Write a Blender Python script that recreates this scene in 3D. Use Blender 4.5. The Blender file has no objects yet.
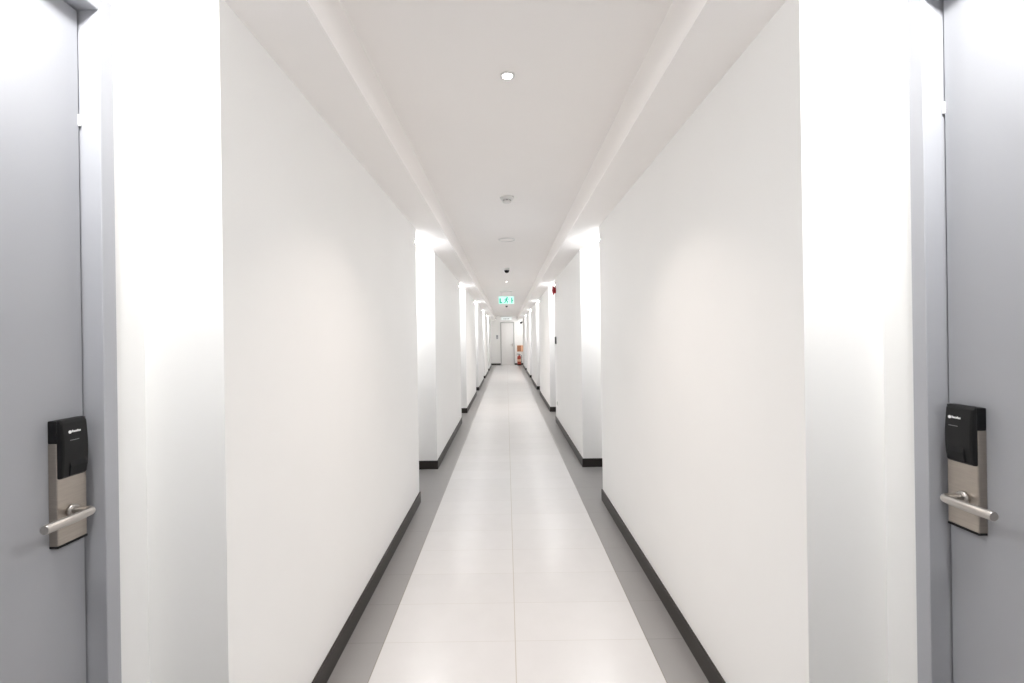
import bpy, bmesh, math
from mathutils import Vector, Matrix

sc = bpy.context.scene
COL = sc.collection
PI = math.pi

# ------------------------------------------------------------------ layout
HW = 0.778            # corridor half width
AW = 0.990            # alcove back wall
DP = 1.027            # door leaf face
FP = 0.980            # door frame face
OUT = 1.24            # outside of wall blocks
SOF = 2.320           # soffit height
TRAY = 2.510          # raised ceiling height
TX = 0.555            # half width of raised ceiling
PER = 3.630           # alcove spacing
FAR0 = 1.220          # far face of the first alcove
ALEN = 0.990          # alcove length
YB, YE = -1.70, 23.35 # corridor ends
ALC = [(FAR0 - ALEN + PER * k, FAR0 + PER * k) for k in range(6)]
ALC.append((22.00, YE))
HEAD = 2.180          # door opening height

# ------------------------------------------------------------------ materials
def nodes_of(name):
    m = bpy.data.materials.new(name); m.use_nodes = True
    nt = m.node_tree; b = nt.nodes['Principled BSDF']
    return m, nt, b

def mat(name, col, rough=0.5, metal=0.0, var=0.03, scale=6.0, bump=0.0, bscale=60.0, spec=0.5, coat=0.0, stretch=None):
    m, nt, b = nodes_of(name)
    N, L = nt.nodes, nt.links
    tc = N.new('ShaderNodeTexCoord')
    mp = N.new('ShaderNodeMapping'); L.new(tc.outputs['Object'], mp.inputs['Vector'])
    if stretch: mp.inputs['Scale'].default_value = stretch
    nz = N.new('ShaderNodeTexNoise'); nz.inputs['Scale'].default_value = scale; nz.inputs['Detail'].default_value = 3
    L.new(mp.outputs['Vector'], nz.inputs['Vector'])
    mr = N.new('ShaderNodeMapRange')
    mr.inputs['From Min'].default_value = 0.3; mr.inputs['From Max'].default_value = 0.7
    mr.inputs['To Min'].default_value = 1 - var; mr.inputs['To Max'].default_value = 1 + var
    L.new(nz.outputs['Fac'], mr.inputs['Value'])
    mx = N.new('ShaderNodeVectorMath'); mx.operation = 'SCALE'
    mx.inputs[0].default_value = col[:3]
    L.new(mr.outputs['Result'], mx.inputs['Scale'])
    L.new(mx.outputs['Vector'], b.inputs['Base Color'])
    b.inputs['Roughness'].default_value = rough
    b.inputs['Metallic'].default_value = metal
    b.inputs['Specular IOR Level'].default_value = spec
    b.inputs['Coat Weight'].default_value = coat
    if bump:
        n2 = N.new('ShaderNodeTexNoise'); n2.inputs['Scale'].default_value = bscale
        L.new(mp.outputs['Vector'], n2.inputs['Vector'])
        bp = N.new('ShaderNodeBump'); bp.inputs['Strength'].default_value = bump; bp.inputs['Distance'].default_value = 0.002
        L.new(n2.outputs['Fac'], bp.inputs['Height']); L.new(bp.outputs['Normal'], b.inputs['Normal'])
    return m

def emis(name, col, strength, base=(0.8, 0.8, 0.8)):
    m, nt, b = nodes_of(name)
    b.inputs['Base Color'].default_value = (*base, 1)
    b.inputs['Emission Color'].default_value = (*col, 1)
    b.inputs['Emission Strength'].default_value = strength
    return m

def tile_mat(name, col, joint, rough, tw, tl, ox, oy, jw=0.0022):
    """rectangular porcelain tiles with thin joints and a slight tile-to-tile tone difference"""
    m, nt, b = nodes_of(name)
    N, L = nt.nodes, nt.links
    tc = N.new('ShaderNodeTexCoord'); sp = N.new('ShaderNodeSeparateXYZ'); L.new(tc.outputs['Object'], sp.inputs[0])
    def math_(op, a, bb=None):
        n = N.new('ShaderNodeMath'); n.operation = op
        if hasattr(a, 'is_linked') or hasattr(a, 'links'): L.new(a, n.inputs[0])
        else: n.inputs[0].default_value = a
        if bb is not None:
            if hasattr(bb, 'links'): L.new(bb, n.inputs[1])
            else: n.inputs[1].default_value = bb
        return n.outputs[0]
    def axis(s, size, off):
        v = math_('DIVIDE', math_('SUBTRACT', s, off), size)
        fl = math_('FLOOR', v); fr = math_('SUBTRACT', v, fl)
        d = math_('MULTIPLY', math_('MINIMUM', fr, math_('SUBTRACT', 1.0, fr)), size)
        return fl, d
    fx, dx = axis(sp.outputs[0], tw, ox)
    fy, dy = axis(sp.outputs[1], tl, oy)
    inj_x = math_('LESS_THAN', dx, jw)
    inj_y = math_('MULTIPLY', math_('LESS_THAN', dy, jw * 0.7), 0.45)
    inj = math_('MAXIMUM', inj_x, inj_y)
    cv = N.new('ShaderNodeCombineXYZ'); L.new(fx, cv.inputs[0]); L.new(fy, cv.inputs[1])
    wn = N.new('ShaderNodeTexWhiteNoise'); wn.noise_dimensions = '2D'; L.new(cv.outputs[0], wn.inputs['Vector'])
    nz = N.new('ShaderNodeTexNoise'); nz.inputs['Scale'].default_value = 9; nz.inputs['Detail'].default_value = 5
    L.new(tc.outputs['Object'], nz.inputs['Vector'])
    tone = math_('ADD', math_('MULTIPLY', wn.outputs['Value'], 0.03), math_('MULTIPLY', nz.outputs['Fac'], 0.06))
    tone = math_('ADD', tone, 0.955)
    vs = N.new('ShaderNodeVectorMath'); vs.operation = 'SCALE'; vs.inputs[0].default_value = col; L.new(tone, vs.inputs['Scale'])
    mx = N.new('ShaderNodeMix'); mx.data_type = 'RGBA'
    L.new(inj, mx.inputs['Factor']); L.new(vs.outputs[0], mx.inputs['A']); mx.inputs['B'].default_value = (*joint, 1)
    L.new(mx.outputs['Result'], b.inputs['Base Color'])
    b.inputs['Roughness'].default_value = rough
    bp = N.new('ShaderNodeBump'); bp.inputs['Strength'].default_value = 0.15; bp.inputs['Distance'].default_value = 0.001
    L.new(math_('SUBTRACT', 1.0, inj), bp.inputs['Height']); L.new(bp.outputs['Normal'], b.inputs['Normal'])
    return m

M = {}
M['wall'] = mat('cream wall paint', (0.895, 0.893, 0.883), 0.6, var=0.008, scale=2.0, bump=0.04, bscale=180)
M['ceil'] = mat('white ceiling paint', (0.955, 0.933, 0.917), 0.75, var=0.006, scale=2.0)
M['tile'] = tile_mat('pale porcelain tile', (0.605, 0.594, 0.590), (0.46, 0.43, 0.38), 0.27, 0.6, 0.3, 0.0, 2.08)
M['border'] = tile_mat('grey border tile', (0.285, 0.277, 0.271), (0.16, 0.15, 0.14), 0.33, 0.6, 0.3, 0.0, 2.08)
M['base'] = mat('dark brown baseboard', (0.020, 0.0155, 0.013), 0.4, var=0.1, scale=8)
M['door'] = mat('blue grey door paint', (0.335, 0.341, 0.362), 0.6, var=0.015, scale=3, bump=0.05, bscale=220)
M['frame'] = mat('pale grey frame paint', (0.40, 0.407, 0.435), 0.55, var=0.01, scale=3)
M['seal'] = mat('black rubber seal', (0.012, 0.012, 0.014), 0.7)
M['steel'] = mat('brushed steel', (0.43, 0.385, 0.34), 0.36, metal=1.0, var=0.06, scale=30, stretch=(1, 1, 12))
M['lever'] = mat('satin steel', (0.50, 0.475, 0.45), 0.36, metal=1.0, var=0.03, scale=20)
M['blackp'] = mat('black plastic', (0.006, 0.006, 0.007), 0.5, var=0.08, scale=20, spec=0.2)
M['blackg'] = mat('glossy black plastic', (0.006, 0.006, 0.0065), 0.38, var=0.05, spec=0.25)
M['white'] = mat('white plastic', (0.80, 0.80, 0.79), 0.4, var=0.01)
M['grey'] = mat('grey plastic', (0.36, 0.36, 0.36), 0.45, var=0.02)
M['dgrey'] = mat('dark grey plastic', (0.05, 0.05, 0.052), 0.4, var=0.03)
M['mark'] = mat('white printed mark', (0.85, 0.85, 0.85), 0.5, var=0.01)
M['fmark'] = mat('grey printed line', (0.30, 0.30, 0.30), 0.5, var=0.01)
M['red'] = mat('red enamel', (0.34, 0.012, 0.022), 0.3, var=0.04, coat=0.3)
M['redext'] = mat('brick red enamel', (0.45, 0.055, 0.030), 0.3, var=0.04, coat=0.3)
M['orange'] = mat('orange painted board', (0.40, 0.17, 0.085), 0.5, var=0.04)
M['paleorange'] = mat('pale orange board', (0.85, 0.52, 0.34), 0.5, var=0.03)
M['farleaf'] = mat('pale grey far door paint', (0.82, 0.81, 0.80), 0.4, var=0.01)
M['farframe'] = mat('grey far frame paint', (0.50, 0.50, 0.49), 0.45, var=0.01)
M['lamp'] = emis('lit alcove lamp lens', (0.995, 0.995, 0.99), 600.0)
M['lamp2'] = emis('lit corridor lamp lens', (1.0, 0.93, 0.86), 30.0)
M['signface'] = emis('lit mint sign face', (0.58, 1.0, 0.88), 0.95, (0.3, 0.5, 0.42))
M['signgreen'] = emis('lit green pictogram', (0.0, 0.40, 0.29), 0.75, (0.0, 0.2, 0.13))
M['signwhite'] = emis('lit white sign face', (0.93, 1.0, 0.98), 0.72, (0.25, 0.25, 0.25))

# ------------------------------------------------------------------ mesh helper
class MB:
    def __init__(s): s.bm = bmesh.new(); s.mi = 0
    def _tag(s, fs):
        for f in fs: f.material_index = s.mi
    def box(s, x0, x1, y0, y1, z0, z1):
        if x0 > x1: x0, x1 = x1, x0
        v = [s.bm.verts.new((x, y, z)) for x in (x0, x1) for y in (y0, y1) for z in (z0, z1)]
        q = [(0, 1, 3, 2), (4, 6, 7, 5), (0, 4, 5, 1), (2, 3, 7, 6), (0, 2, 6, 4), (1, 5, 7, 3)]
        s._tag([s.bm.faces.new([v[i] for i in f]) for f in q]); return s
    def prism(s, pts, fn, d0, d1):
        """polygon pts (a,b) swept from d0 to d1, fn(a,b,d)->xyz"""
        lo = [s.bm.verts.new(fn(a, b, d0)) for a, b in pts]; hi = [s.bm.verts.new(fn(a, b, d1)) for a, b in pts]
        n = len(pts)
        fs = [s.bm.faces.new(lo[::-1]), s.bm.faces.new(hi)]
        for i in range(n): fs.append(s.bm.faces.new((lo[i], lo[(i + 1) % n], hi[(i + 1) % n], hi[i])))
        s._tag(fs); return s
    def lathe(s, prof, seg=32, mtx=None, smooth=True):
        """profile [(r,z)] about local z"""
        mtx = mtx or Matrix(); rings = []
        for r, z in prof:
            if r < 1e-6: rings.append([s.bm.verts.new(mtx @ Vector((0, 0, z)))])
            else: rings.append([s.bm.verts.new(mtx @ Vector((r * math.cos(2 * PI * i / seg), r * math.sin(2 * PI * i / seg), z))) for i in range(seg)])
        fs = []
        for a, b in zip(rings, rings[1:]):
            for i in range(seg):
                j = (i + 1) % seg
                if len(a) == 1 and len(b) == 1: continue
                if len(a) == 1: fs.append(s.bm.faces.new((a[0], b[i], b[j])))
                elif len(b) == 1: fs.append(s.bm.faces.new((a[i], a[j], b[0])))
                else: fs.append(s.bm.faces.new((a[i], a[j], b[j], b[i])))
        for f in fs: f.smooth = smooth
        s._tag(fs); return s
    def tube(s, pts, r, seg=14, caps=True):
        pts = [Vector(p) for p in pts]; rings = []
        up = None
        for i, p in enumerate(pts):
            t = (pts[min(i + 1, len(pts) - 1)] - pts[max(i - 1, 0)]).normalized()
            if up is None:
                up = Vector((0, 0, 1)) if abs(t.z) < 0.9 else Vector((1, 0, 0))
            a = t.cross(up).normalized(); b = t.cross(a).normalized(); up = -b if (-b).dot(up) > 0 else b
            a = t.cross(up).normalized(); b = a.cross(t).normalized()
            rr = r[i] if isinstance(r, (list, tuple)) else r
            rings.append([s.bm.verts.new(p + rr * (math.cos(2 * PI * k / seg) * a + math.sin(2 * PI * k / seg) * b)) for k in range(seg)])
        fs = []
        for A, B in zip(rings, rings[1:]):
            for k in range(seg):
                f = s.bm.faces.new((A[k], A[(k + 1) % seg], B[(k + 1) % seg], B[k])); f.smooth = True; fs.append(f)
        if caps: fs += [s.bm.faces.new(rings[0][::-1]), s.bm.faces.new(rings[-1])]
        s._tag(fs); return s
    def use(s, i): s.mi = i; return s
    def build(s, name, mats, parent=None, bevel=0.0, seg=2):
        bmesh.ops.recalc_face_normals(s.bm, faces=s.bm.faces[:])
        me = bpy.data.meshes.new(name); s.bm.to_mesh(me); s.bm.free()
        if not isinstance(mats, (list, tuple)): mats = [mats]
        for m in mats: me.materials.append(m)
        o = bpy.data.objects.new(name, me); COL.objects.link(o)
        if parent: o.parent = parent
        if bevel:
            b = o.modifiers.new('bevel', 'BEVEL'); b.width = bevel; b.segments = seg; b.limit_method = 'ANGLE'; b.angle_limit = math.radians(35)
        return o

def empty(name, loc=(0, 0, 0), rot=(0, 0, 0)):
    o = bpy.data.objects.new(name, None); o.empty_display_size = 0.05
    o.location = loc; o.rotation_euler = rot; COL.objects.link(o); return o
def tag(o, label, cat, group=None):
    o['label'] = label; o['category'] = cat
    if group: o['group'] = group
    return o
def struct(o, label=None):
    o['kind'] = 'structure'
    if label: o['label'] = label
    return o
def copy_tree(o, parent=None):
    c = o.copy(); COL.objects.link(c)
    if parent: c.parent = parent
    for ch in list(o.children): copy_tree(ch, c)
    return c

# ------------------------------------------------------------------ shell
# floor: pale central strip two tiles wide, grey border tiles to the walls and in the alcoves
fl = MB()
cx = 0.0
for (x0, x1, mi) in ((-OUT, cx - 0.6, 1), (cx - 0.6, cx + 0.6, 0), (cx + 0.6, OUT, 1)):
    fl.use(mi).box(x0, x1, YB - 0.1, YE + 0.1, -0.08, 0.0)
struct(fl.build('floor', [M['tile'], M['border']]), 'pale tiled corridor floor with grey border tiles along both walls')

# ceiling: raised centre with lower soffits on both sides
ce = MB()
ce.box(-OUT, OUT, YB - 0.1, YE + 0.1, TRAY, TRAY + 0.08)
for s in (-1, 1):
    ce.box(s * TX, s * OUT, YB - 0.1, YE + 0.1, SOF, TRAY)
struct(ce.build('ceiling', M['ceil']), 'white ceiling with a raised centre between two lower soffits')

DOOR_Y = {}
for s, side in ((-1, 'left'), (1, 'right')):
    w = MB(); prev = YB
    bb = MB(); T, H = 0.010, 0.090
    for k, (a, b) in enumerate(ALC):
        w.box(s * HW, s * OUT, prev - (0.1 if k == 0 else 0), a, 0, SOF)
        bb.box(s * (HW - T), s * HW, prev - (T if k else 0), a + T, 0, H)      # along the corridor
        bb.box(s * HW, s * (AW - T), a, a + T, 0, H)                            # near return of the alcove
        last = (k == len(ALC) - 1)
        if last:
            w.box(s * AW, s * OUT, a, b, 0, SOF)
            bb.box(s * (AW - T), s * AW, a, b, 0, H)
        else:
            yo0, yo1 = a + 0.050, b - 0.098      # outside of door frame
            w.box(s * AW, s * OUT, a, yo0, 0, SOF)
            w.box(s * AW, s * OUT, yo1, b, 0, SOF)
            w.box(s * AW, s * OUT, yo0, yo1, HEAD + 0.04, SOF)
            w.box(s * 1.12, s * OUT, yo0, yo1, 0, HEAD + 0.04)
            bb.box(s * (AW - T), s * AW, a + T, yo0, 0, H)
            bb.box(s * (AW - T), s * AW, yo1, b - T, 0, H)
            bb.box(s * HW, s * AW, b - T, b, 0, H)                              # far return, faces the camera
            DOOR_Y[(s, k)] = (yo0, yo1)
        prev = b
    struct(w.build('wall_' + side, M['wall']), 'cream painted %s corridor wall stepping back at each door alcove' % side)
    struct(bb.build('baseboard_' + side, M['base']), 'dark brown baseboard following the %s corridor wall' % side)

w = MB()
w.box(-1.12 + 0.0, 1.12, YE, YE + 0.1, 0, TRAY)
struct(w.build('wall_far', M['wall']), 'white wall closing the far end of the corridor')
w = MB(); w.box(-HW, HW, YB - 0.1, YB, 0, TRAY)
struct(w.build('wall_back', M['wall']), 'wall behind the viewpoint')

# ------------------------------------------------------------------ guest-room doors
def make_door(s, k, n, detailed):
    """door facing the corridor axis; s = side. Built in place, object origin on the floor at the door."""
    yo0, yo1 = DOOR_Y[(s, k)]
    fw = 0.038
    y0, y1 = yo0 + fw, yo1 - fw                   # opening
    root = empty('door_%d' % n, (s * DP, (y0 + y1) / 2, 0)); struct(root)
    def X(p): return s * (DP - p) - s * DP       # p = distance out of the door face
    oy = (y0 + y1) / 2
    # frame
    f = MB(); pf = DP - FP
    xo, xi = X(pf), X(-0.085)
    f.box(xo, xi, yo0 - oy, y0 - oy, 0, HEAD + 0.04)
    f.box(xo, xi, y1 - oy, yo1 - oy, 0, HEAD + 0.04)
    f.box(xo, xi, y0 - oy, y1 - oy, HEAD, HEAD + 0.04)
    f.build('door_frame', M['frame'], root, 0.0015, 1)
    # rubber seal seen in the gap round the leaf
    g = MB(); gp = 0.004
    g.box(X(-0.012), X(-0.05), y1 - oy - gp, y1 - oy, 0, HEAD)
    g.box(X(-0.012), X(-0.05), y0 - oy, y0 - oy + gp, 0, HEAD)
    g.box(X(-0.012), X(-0.05), y0 - oy, y1 - oy, HEAD - gp, HEAD)
    g.build('door_seal', M['seal'], root)
    lf = MB(); lf.box(X(0), X(-0.045), y0 - oy + gp, y1 - oy - gp, 0.006, HEAD - gp)
    lf.build('door_leaf', M['door'], root, 0.0015, 1)
    if not detailed: return root
    # small white catch high in the gap
    t = MB(); t.box(X(0.004), X(-0.004), y1 - oy - 0.007, y1 - oy - 0.0005, 1.902, 1.930)
    t.build('door_catch', M['white'], root, 0.002)
    # ---- electronic lock
    ya, yb = 0.995 - oy, 1.065 - oy              # near / far edge of the lock plate
    P = 0.020
    pl = MB(); pl.box(X(0), X(P), ya, yb, 0.9420, 1.1670)
    plate = pl.build('lock_plate', M['steel'], root, 0.002)
    c = MB(); c.box(X(0), X(P + 0.0006), ya + 0.0005, yb + 0.0005, 0.9370, 0.9420)
    c.build('end_cap', M['blackp'], plate, 0.001)
    c = MB(); c.box(X(0), X(P), ya, yb, 1.1670, 1.2170)
    c.build('top_housing', M['blackp'], plate, 0.002)
    # bulging reader cover
    prof = [(P - 0.001, 1.0880), (P + 0.008, 1.0890), (P + 0.0115, 1.0940)]
    for i in range(1, 8):
        h = 1.0940 + (1.2105 - 1.0940) * i / 8
        prof.append((P + 0.0115 + 0.004 * math.sin(PI * (i / 8) ** 0.9), h))
    prof += [(P + 0.0115, 1.2105), (P + 0.007, 1.2190), (P - 0.001, 1.2200)]
    rc = MB()
    rc.prism(prof, lambda a, b, d: (X(a), d, b), ya - 0.001, yb - 0.009)
    cover = rc.build('card_reader', M['blackg'], plate, 0.004, 3)
    # the slanted card guide at the foot of the cover
    def front(h):                                  # cover surface at a height
        tt = max(0, min(1, (h - 1.0940) / (1.2105 - 1.0940)))
        return P + 0.0115 + 0.004 * math.sin(PI * tt ** 0.9)
    cg = MB()
    pr = [(front(1.0925) - 0.003, 1.0920), (front(1.0985) + 0.002, 1.0935), (front(1.1155) + 0.0035, 1.1145), (front(1.1235), 1.1255), (front(1.1235) - 0.004, 1.1255)]
    cg.prism(pr, lambda a, b, d: (X(a), d, b), ya + 0.015, yb - 0.016)
    cg.build('card_slot', M['blackp'], plate, 0.0012)
    # printed mark: a round emblem followed by a tiny word, and a fine line below
    mk = MB()
    def strip(y_a, y_b, h_a, h_b, mb):
        p0 = front((h_a + h_b) / 2)
        mb.box(X(p0 - 0.0012), X(p0 + 0.0005), y_a, y_b, h_a, h_b)
    # reading direction: left to right for someone facing the door
    def ry(u): return (yb - 0.017 - u) if s > 0 else (ya + 0.013 + u)
    hz = 1.1900
    rot = Matrix.Translation((X(front(hz)), ry(0.004), hz)) @ Matrix.Rotation(PI / 2, 4, 'Y')
    mk.lathe([(0, -0.0004), (0.0036, -0.0004), (0.0036, 0.0007), (0, 0.0007)], 16, rot, False)
    for u0, u1, hh in ((0.0092, 0.0112, 0.0052), (0.0122, 0.0146, 0.0036), (0.0156, 0.0172, 0.0036), (0.0182, 0.0206, 0.0036), (0.0216, 0.0230, 0.0050), (0.0240, 0.0262, 0.0036), (0.0272, 0.0290, 0.0036)):
        y_a, y_b = sorted((ry(u0), ry(u1)))
        strip(y_a, y_b, hz - 0.0018, hz - 0.0018 + hh, mk)
    mk.build('printed_mark', M['mark'], plate)
    ln = MB(); y_a, y_b = sorted((ry(0.003), ry(0.024))); strip(y_a, y_b, 1.1710, 1.1720, ln)
    ln.build('printed_line', M['fmark'], plate)
    # lever handle: collar, neck, elbow and grip toward the hinge side
    lz = 1.011; yp = 1.0275 - oy; px = P + 0.051
    lv = MB()
    lv.lathe([(0, 0), (0.0135, 0), (0.0135, 0.006), (0.0105, 0.0075), (0.0, 0.0075)], 28,
             Matrix.Translation((X(P), yp, lz)) @ Matrix.Rotation(-s * PI / 2, 4, 'Y'))
    pts = [(X(P), yp, lz), (X(P + 0.03), yp, lz)]
    R = 0.016
    for i in range(9):
        a = i / 8 * PI / 2
        pts.append((X(px - R + R * math.sin(a)), yp - R + R * math.cos(a), lz))
    pts += [(X(px), yp - 0.05, lz), (X(px), 0.9175 - oy, lz), (X(px), 0.9155 - oy, lz)]
    lv.tube(pts, [0.0082, 0.0082] + [0.0088] * 9 + [0.0098, 0.0098, 0.0088], 22)
    lv.build('lever_handle', M['lever'], plate)
    return root

n = 1
for k in range(len(ALC) - 1):
    for s in (-1, 1):
        d = make_door(s, k, n, k == 0)
        d['label'] = ('blue grey guest room door with an electronic lock in the nearest %s alcove' if k == 0 else 'blue grey door set in a %s alcove further down the corridor') % ('left' if s < 0 else 'right')
        n += 1

# ------------------------------------------------------------------ far end door
dr = empty('door_%d' % n, (0.025, YE, 0)); struct(dr, 'pale grey door in the wall at the far end of the corridor')
f = MB()
for x in (-0.36, 0.31): f.box(x, x + 0.05, -0.035, 0.0, 0, 2.20)
f.box(-0.31, 0.31, -0.035, 0.0, 2.15, 2.20)
f.build('door_frame', M['farframe'], dr, 0.003)
lf = MB(); lf.box(-0.306, 0.306, -0.014, 0.0, 0.006, 2.146); lf.build('door_leaf', M['farleaf'], dr, 0.002)
hd = MB(); hd.box(0.235, 0.265, -0.022, -0.014, 0.95, 1.10); hd.tube([(0.25, -0.02, 1.03), (0.25, -0.06, 1.03), (0.14, -0.06, 1.03)], 0.008)
hd.build('door_handle', M['lever'], dr)
bb = MB()
for x0, x1 in ((-AW + 0.01, -0.335), (0.385, AW - 0.01)): bb.box(x0, x1, YE - 0.012, YE, 0, 0.09)
struct(bb.build('baseboard_far', M['base']), 'dark baseboard on both sides of the far door')

# ------------------------------------------------------------------ lamps
def area(name, parent, loc, size, watts, col, spread=PI):
    l = bpy.data.lights.new(name, 'AREA'); l.shape = 'DISK'; l.size = size; l.energy = watts; l.color = col; l.spread = spread
    o = bpy.data.objects.new(name, l); COL.objects.link(o); o.parent = parent; o.location = loc
    return o
def downlight(name, loc, lens_mat, watts, col, r=0.045, bulge=0.010, spread=PI):
    root = empty(name, loc)
    t = MB(); t.lathe([(r, 0.0), (r + 0.012, 0.0), (r + 0.011, -0.004), (r + 0.004, -0.006), (r, -0.004), (r, 0.0)], 36)
    t.build('trim_ring', M['white'], root)
    l = MB(); l.lathe([(r * math.cos(a), -0.0005 - bulge * math.sin(a)) for a in [i * PI / 2 / 7 for i in range(7)]] + [(0, -bulge)], 32)
    l.build('lens', lens_mat, root)
    if watts: area('lamp', root, (0, 0, -bulge - 0.004), r * 1.7, watts, col, spread)
    return root
ORD = ['first', 'second', 'third', 'fourth', 'fifth', 'sixth', 'seventh']
TRAY_W = 5.2
for k, (a, b) in enumerate(ALC):
    for s in (-1, 1):
        if k == len(ALC) - 1 and s < 0: continue
        d = downlight('alcove_downlight', (s * 0.835, (a + b) / 2 - (0.3 if k == 6 else 0), SOF), M['lamp'], 0, (1, 1, 1), r=0.045, bulge=0.028)
        tag(d, 'round white downlight in the %s soffit over the %s alcove from the viewpoint' % ('left' if s < 0 else 'right', ORD[k]), 'ceiling light', 'downlights over the door alcoves')
for i, y in enumerate((1.95, 9.10, 16.25)):
    d = downlight('ceiling_downlight', (0.0, y, TRAY), M['lamp2'], TRAY_W, (1.0, 0.88, 0.81), r=0.021, bulge=0.004, spread=1.75)
    tag(d, ['small lit downlight in the raised ceiling, nearest one', 'small lit downlight in the raised ceiling just before the green exit sign',
            'small lit downlight in the raised ceiling beyond the green exit sign'][i], 'ceiling light', 'downlights along the ceiling centre')

# ------------------------------------------------------------------ ceiling devices
r = empty('smoke_detector', (0.0, 3.64, TRAY))
tag(r, 'white round smoke detector on the ceiling between nearest downlight and flush disc', 'smoke detector')
b = MB(); b.lathe([(0, 0), (0.056, 0), (0.056, -0.010), (0.050, -0.018), (0.036, -0.022), (0, -0.022)], 40); b.build('base', M['white'], r)
b = MB(); b.lathe([(0, -0.022), (0.030, -0.022), (0.031, -0.034), (0, -0.034)], 32); b.build('sensor_grille', M['grey'], r)
b = MB(); b.lathe([(0, -0.034), (0.034, -0.034), (0.033, -0.041), (0.020, -0.048), (0, -0.050)], 32)
for q in range(6):
    a = q * PI / 3
    b.tube([(0.031 * math.cos(a), 0.031 * math.sin(a), -0.022), (0.031 * math.cos(a), 0.031 * math.sin(a), -0.035)], 0.004, 8)
b.build('sensor_cap', M['white'], r)

r = empty('ceiling_speaker', (0.0, 5.20, TRAY))
tag(r, 'flat round white disc flush on the ceiling behind the smoke detector', 'ceiling speaker')
b = MB(); b.lathe([(0.080, 0), (0.098, 0), (0.097, -0.006), (0.090, -0.010), (0.080, -0.008), (0.080, 0)], 48); b.build('rim', M['white'], r)
b = MB(); b.lathe([(0.080, -0.004), (0.060, -0.007), (0, -0.008)], 48); b.build('grille', M['ceil'], r)

for y, lab in ((7.33, 'white based security camera with black dome, on the ceiling before the green exit sign'),
               (15.5, 'small black dome camera on the ceiling beyond the green exit sign')):
    r = empty('dome_camera', (0.0, y, TRAY)); tag(r, lab, 'security camera', 'dome cameras along the ceiling')
    b = MB(); b.lathe([(0, 0), (0.044, 0), (0.044, -0.022), (0.042, -0.034), (0.034, -0.038), (0, -0.038)], 36); b.build('base', M['white'], r)
    b = MB(); b.lathe([(0.040, -0.036)] + [(0.040 * math.cos(a), -0.042 - 0.038 * math.sin(a)) for a in [i * PI / 2 / 8 for i in range(8)]] + [(0, -0.080)], 32)
    b.build('dome', M['blackg'], r)

# ------------------------------------------------------------------ exit sign
EY = 11.0
r = empty('exit_sign', (-0.012, EY, TRAY)); tag(r, 'hanging lit green and white exit sign with a running figure, over the corridor', 'exit sign')
zc = -0.212
b = MB(); b.box(-0.188, 0.188, -0.018, 0.018, zc - 0.094, zc + 0.094); b.build('housing', M['white'], r, 0.004)
b = MB()
for x in (-0.12, 0.12): b.tube([(x, 0, zc + 0.093), (x, 0, 0)], 0.005, 10)
b.box(-0.15, 0.15, -0.02, 0.02, -0.014, 0); b.build('hanger', M['white'], r)
b = MB(); b.box(-0.182, 0.182, -0.0195, -0.018, zc - 0.088, zc + 0.088); b.build('lit_panel', M['signface'], r)
g = MB(); yf = (-0.0225, -0.0195)
def pic(poly): g.prism(poly, lambda a, b_, d: (a, d, b_ + zc), yf[0], yf[1])
def limb(x0, z0, x1, z1, w0, w1):
    dx, dz = x1 - x0, z1 - z0; L_ = math.hypot(dx, dz); nx, nz = -dz / L_, dx / L_
    pic([(x0 + nx * w0, z0 + nz * w0), (x0 - nx * w0, z0 - nz * w0), (x1 - nx * w1, z1 - nz * w1), (x1 + nx * w1, z1 + nz * w1)])
# running figure
pic([(0.022 + 0.017 * math.cos(i * PI / 8), 0.062 + 0.017 * math.sin(i * PI / 8)) for i in range(16)])
limb(0.012, 0.045, -0.008, -0.012, 0.019, 0.015)      # trunk
limb(-0.006, -0.008, 0.030, -0.032, 0.013, 0.010); limb(0.030, -0.028, 0.022, -0.078, 0.010, 0.008)   # front leg
limb(-0.010, -0.008, -0.022, -0.050, 0.012, 0.010); limb(-0.020, -0.046, -0.062, -0.066, 0.010, 0.008) # rear leg
limb(0.014, 0.038, 0.046, 0.014, 0.008, 0.007); limb(0.044, 0.014, 0.064, 0.030, 0.007, 0.006)         # front arm
limb(0.008, 0.038, -0.034, 0.024, 0.008, 0.007); limb(-0.032, 0.026, -0.044, -0.004, 0.007, 0.006)     # rear arm
g.build('running_figure', M['signgreen'], r)
g = MB()   # bent arrow on the left
pic([(-0.165, 0.050), (-0.132, 0.050), (-0.132, -0.042), (-0.098, -0.042), (-0.098, -0.070), (-0.165, -0.070)])
g.build('bent_arrow', M['signgreen'], r)
g = MB()   # doorway bar on the right
pic([(0.120, 0.060), (0.148, 0.060), (0.148, 0.014), (0.166, -0.006), (0.148, -0.026), (0.148, -0.072), (0.120, -0.072)])
g.build('doorway_bar', M['signgreen'], r)

# lit white box above the far door
r = empty('emergency_light', (-0.005, YE + 0.001, 2.29)); tag(r, 'slim lit white sign box on the wall above the far door', 'emergency light')
b = MB(); b.box(-0.285, 0.285, -0.06, 0, 0, 0.19); b.build('housing', M['white'], r, 0.006)
b = MB(); b.box(-0.275, 0.275, -0.0625, -0.06, 0.012, 0.178); b.build('lit_panel', M['signwhite'], r)
b = MB()
for x0, x1 in ((-0.16, -0.11), (-0.09, -0.02), (0.0, 0.05), (0.065, 0.14)): b.box(x0, x1, -0.0645, -0.0625, 0.058, 0.088)
b.build('faint_marking', M['dgrey'], r)

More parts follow.
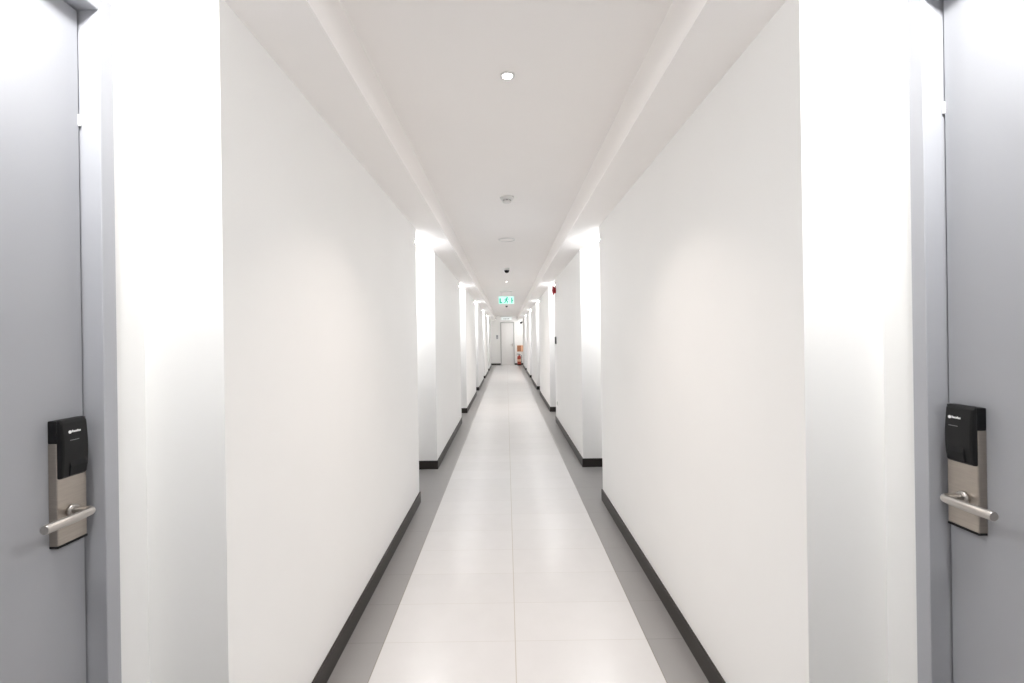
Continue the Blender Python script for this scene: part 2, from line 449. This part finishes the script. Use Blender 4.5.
# ------------------------------------------------------------------ right wall: bell, dark plate, socket
yw = 7.28
r = empty('fire_alarm_bell', (HW + 0.001, yw, 2.135)); tag(r, 'red fire alarm bell high on the right wall', 'fire alarm')
RM = Matrix.Rotation(-PI / 2, 4, 'Y')      # local z -> -x
b = MB(); b.box(-0.028, 0, -0.045, 0.045, -0.045, 0.045); b.build('back_box', M['red'], r, 0.006)
b = MB(); b.lathe([(0, 0.026), (0.030, 0.026), (0.068, 0.030), (0.080, 0.036), (0.080, 0.046), (0.071, 0.051), (0.045, 0.057), (0.015, 0.060), (0, 0.060)], 40, RM); b.build('gong', M['red'], r)
b = MB(); b.lathe([(0, 0.059), (0.010, 0.059), (0.010, 0.065), (0.006, 0.068), (0, 0.068)], 16, RM); b.build('centre_nut', M['dgrey'], r)

r = empty('wall_switch', (HW, yw + 0.02, 1.335)); tag(r, 'dark upright control box on the right wall below the red bell', 'switch')
b = MB(); b.box(-0.012, 0, -0.034, 0.034, -0.060, 0.060); b.build('back_box', M['dgrey'], r, 0.004)
b = MB(); b.box(-0.022, -0.012, -0.030, 0.030, -0.056, 0.056); b.build('cover', M['dgrey'], r, 0.004)
b = MB(); b.box(-0.025, -0.022, -0.015, 0.015, -0.020, 0.012); b.build('button', M['grey'], r, 0.002)

r = empty('power_socket', (HW, 7.22, 0.335)); tag(r, 'small pale power socket low on the right wall above the baseboard', 'socket')
b = MB(); b.box(-0.010, 0, -0.043, 0.043, -0.043, 0.043); b.build('cover_plate', M['white'], r, 0.003)
b = MB(); b.box(-0.012, -0.010, -0.028, 0.028, -0.028, 0.028)
b.build('socket_insert', M['grey'], r, 0.001)
b = MB()
for dy, dz in ((-0.010, 0.006), (0.010, 0.006), (0.0, -0.012)): b.box(-0.0128, -0.012, dy - 0.003, dy + 0.003, dz - 0.005, dz + 0.005)
b.build('pin_slots', M['dgrey'], r)

# ------------------------------------------------------------------ far end: camera, control box, extinguisher, board
r = empty('security_camera', (HW, 21.70, 2.16)); tag(r, 'small dark bullet camera on a bracket at the far right wall', 'security camera')
b = MB(); b.lathe([(0, 0), (0.04, 0), (0.04, 0.012), (0.030, 0.016), (0, 0.016)], 24, RM); b.build('wall_mount', M['white'], r)
b = MB(); b.tube([(-0.012, 0, 0), (-0.06, -0.01, 0.0), (-0.085, -0.03, -0.03)], 0.011, 12); b.build('bracket', M['white'], r)
b = MB(); b.tube([(-0.050, 0.06, -0.025), (-0.090, -0.06, -0.055), (-0.110, -0.12, -0.070)], [0.038, 0.044, 0.044], 20); b.build('camera_body', M['dgrey'], r)
b = MB(); b.tube([(-0.109, -0.117, -0.0695), (-0.114, -0.132, -0.073)], [0.034, 0.032], 20); b.build('lens', M['blackg'], r)

r = empty('control_box', (-0.50, YE + 0.001, 1.44)); tag(r, 'small grey control box on the end wall left of the far door', 'control box')
b = MB(); b.box(-0.05, 0.05, -0.035, 0, -0.10, 0.10); b.build('case', M['frame'], r, 0.006)
b = MB(); b.box(-0.034, 0.034, -0.038, -0.035, 0.0, 0.07); b.build('display', M['grey'], r, 0.002)
b = MB()
for x in (-0.02, 0.02): b.box(x - 0.010, x + 0.010, -0.040, -0.035, -0.06, -0.035)
b.build('keys', M['white'], r)

r = empty('fire_notice_board', (0.615, YE, 0.68)); tag(r, 'orange notice board low on the end wall above the red extinguisher', 'sign')
b = MB(); b.box(-0.10, 0.235, -0.022, 0, 0, 0.32); b.build('board', M['paleorange'], r, 0.006)
b = MB(); b.box(-0.095, 0.10, -0.030, -0.022, 0.005, 0.315); b.build('front_panel', M['orange'], r, 0.003)

r = empty('fire_extinguisher', (0.60, YE - 0.45, 0)); r.scale = (1.15, 1.15, 1.15); tag(r, 'red fire extinguisher standing on the floor right of the far door', 'fire extinguisher')
b = MB(); b.lathe([(0, 0.0), (0.082, 0.0), (0.086, 0.012), (0.086, 0.045), (0.080, 0.05), (0, 0.05)], 36); b.build('foot_ring', M['blackp'], r)
b = MB(); b.lathe([(0.080, 0.05), (0.082, 0.06), (0.082, 0.36), (0.076, 0.39), (0.055, 0.415), (0.030, 0.428), (0.022, 0.44), (0, 0.44)], 36); body = b.build('cylinder', M['redext'], r)
b = MB()
seg = 20; pr = []
b.tube([(0, 0, 0.17), (0, 0, 0.27)], 0.0828, 36, caps=False); b.build('label_band', M['paleorange'], body)
b = MB(); b.lathe([(0, 0.43), (0.020, 0.43), (0.020, 0.47), (0.014, 0.485), (0, 0.485)], 20)
b.box(-0.10, 0.015, -0.010, 0.010, 0.470, 0.482); b.box(-0.105, 0.012, -0.010, 0.010, 0.505, 0.516); b.box(0.0, 0.015, -0.010, 0.010, 0.48, 0.51)
b.build('valve_handle', M['dgrey'], r, 0.002)
b = MB(); b.tube([(0.015, 0, 0.462), (0.06, 0, 0.462), (0.098, 0, 0.44), (0.104, 0, 0.38), (0.100, 0, 0.22), (0.098, 0, 0.12)], [0.009] * 4 + [0.009, 0.014], 12); b.build('hose', M['blackp'], r)

# ------------------------------------------------------------------ camera, world, view
cam = bpy.data.cameras.new('camera'); co = bpy.data.objects.new('camera', cam); COL.objects.link(co)
co.location = (-0.020, 0.0, 1.385)
co.rotation_euler = (PI / 2, math.radians(0.83), 0)
cam.sensor_width = 36.0; cam.lens = 16.0
cam.shift_x = 5.5 / 1024; cam.shift_y = -3.5 / 1024
cam.clip_start = 0.02; cam.clip_end = 100
sc.camera = co

wd = bpy.data.worlds.new('world'); sc.world = wd; wd.use_nodes = True
wd.node_tree.nodes['Background'].inputs['Color'].default_value = (0.9, 0.9, 0.9, 1)
wd.node_tree.nodes['Background'].inputs['Strength'].default_value = 0.0

sc.view_settings.view_transform = 'Standard'
sc.view_settings.look = 'None'
sc.view_settings.exposure = 0.04
sc.view_settings.gamma = 1.0
sc.view_settings.use_curve_mapping = False
sc.cycles.max_bounces = 16
sc.cycles.diffuse_bounces = 12
sc.cycles.glossy_bounces = 6
sc.cycles.use_denoising = True
sc.cycles.sample_clamp_indirect = 6.0
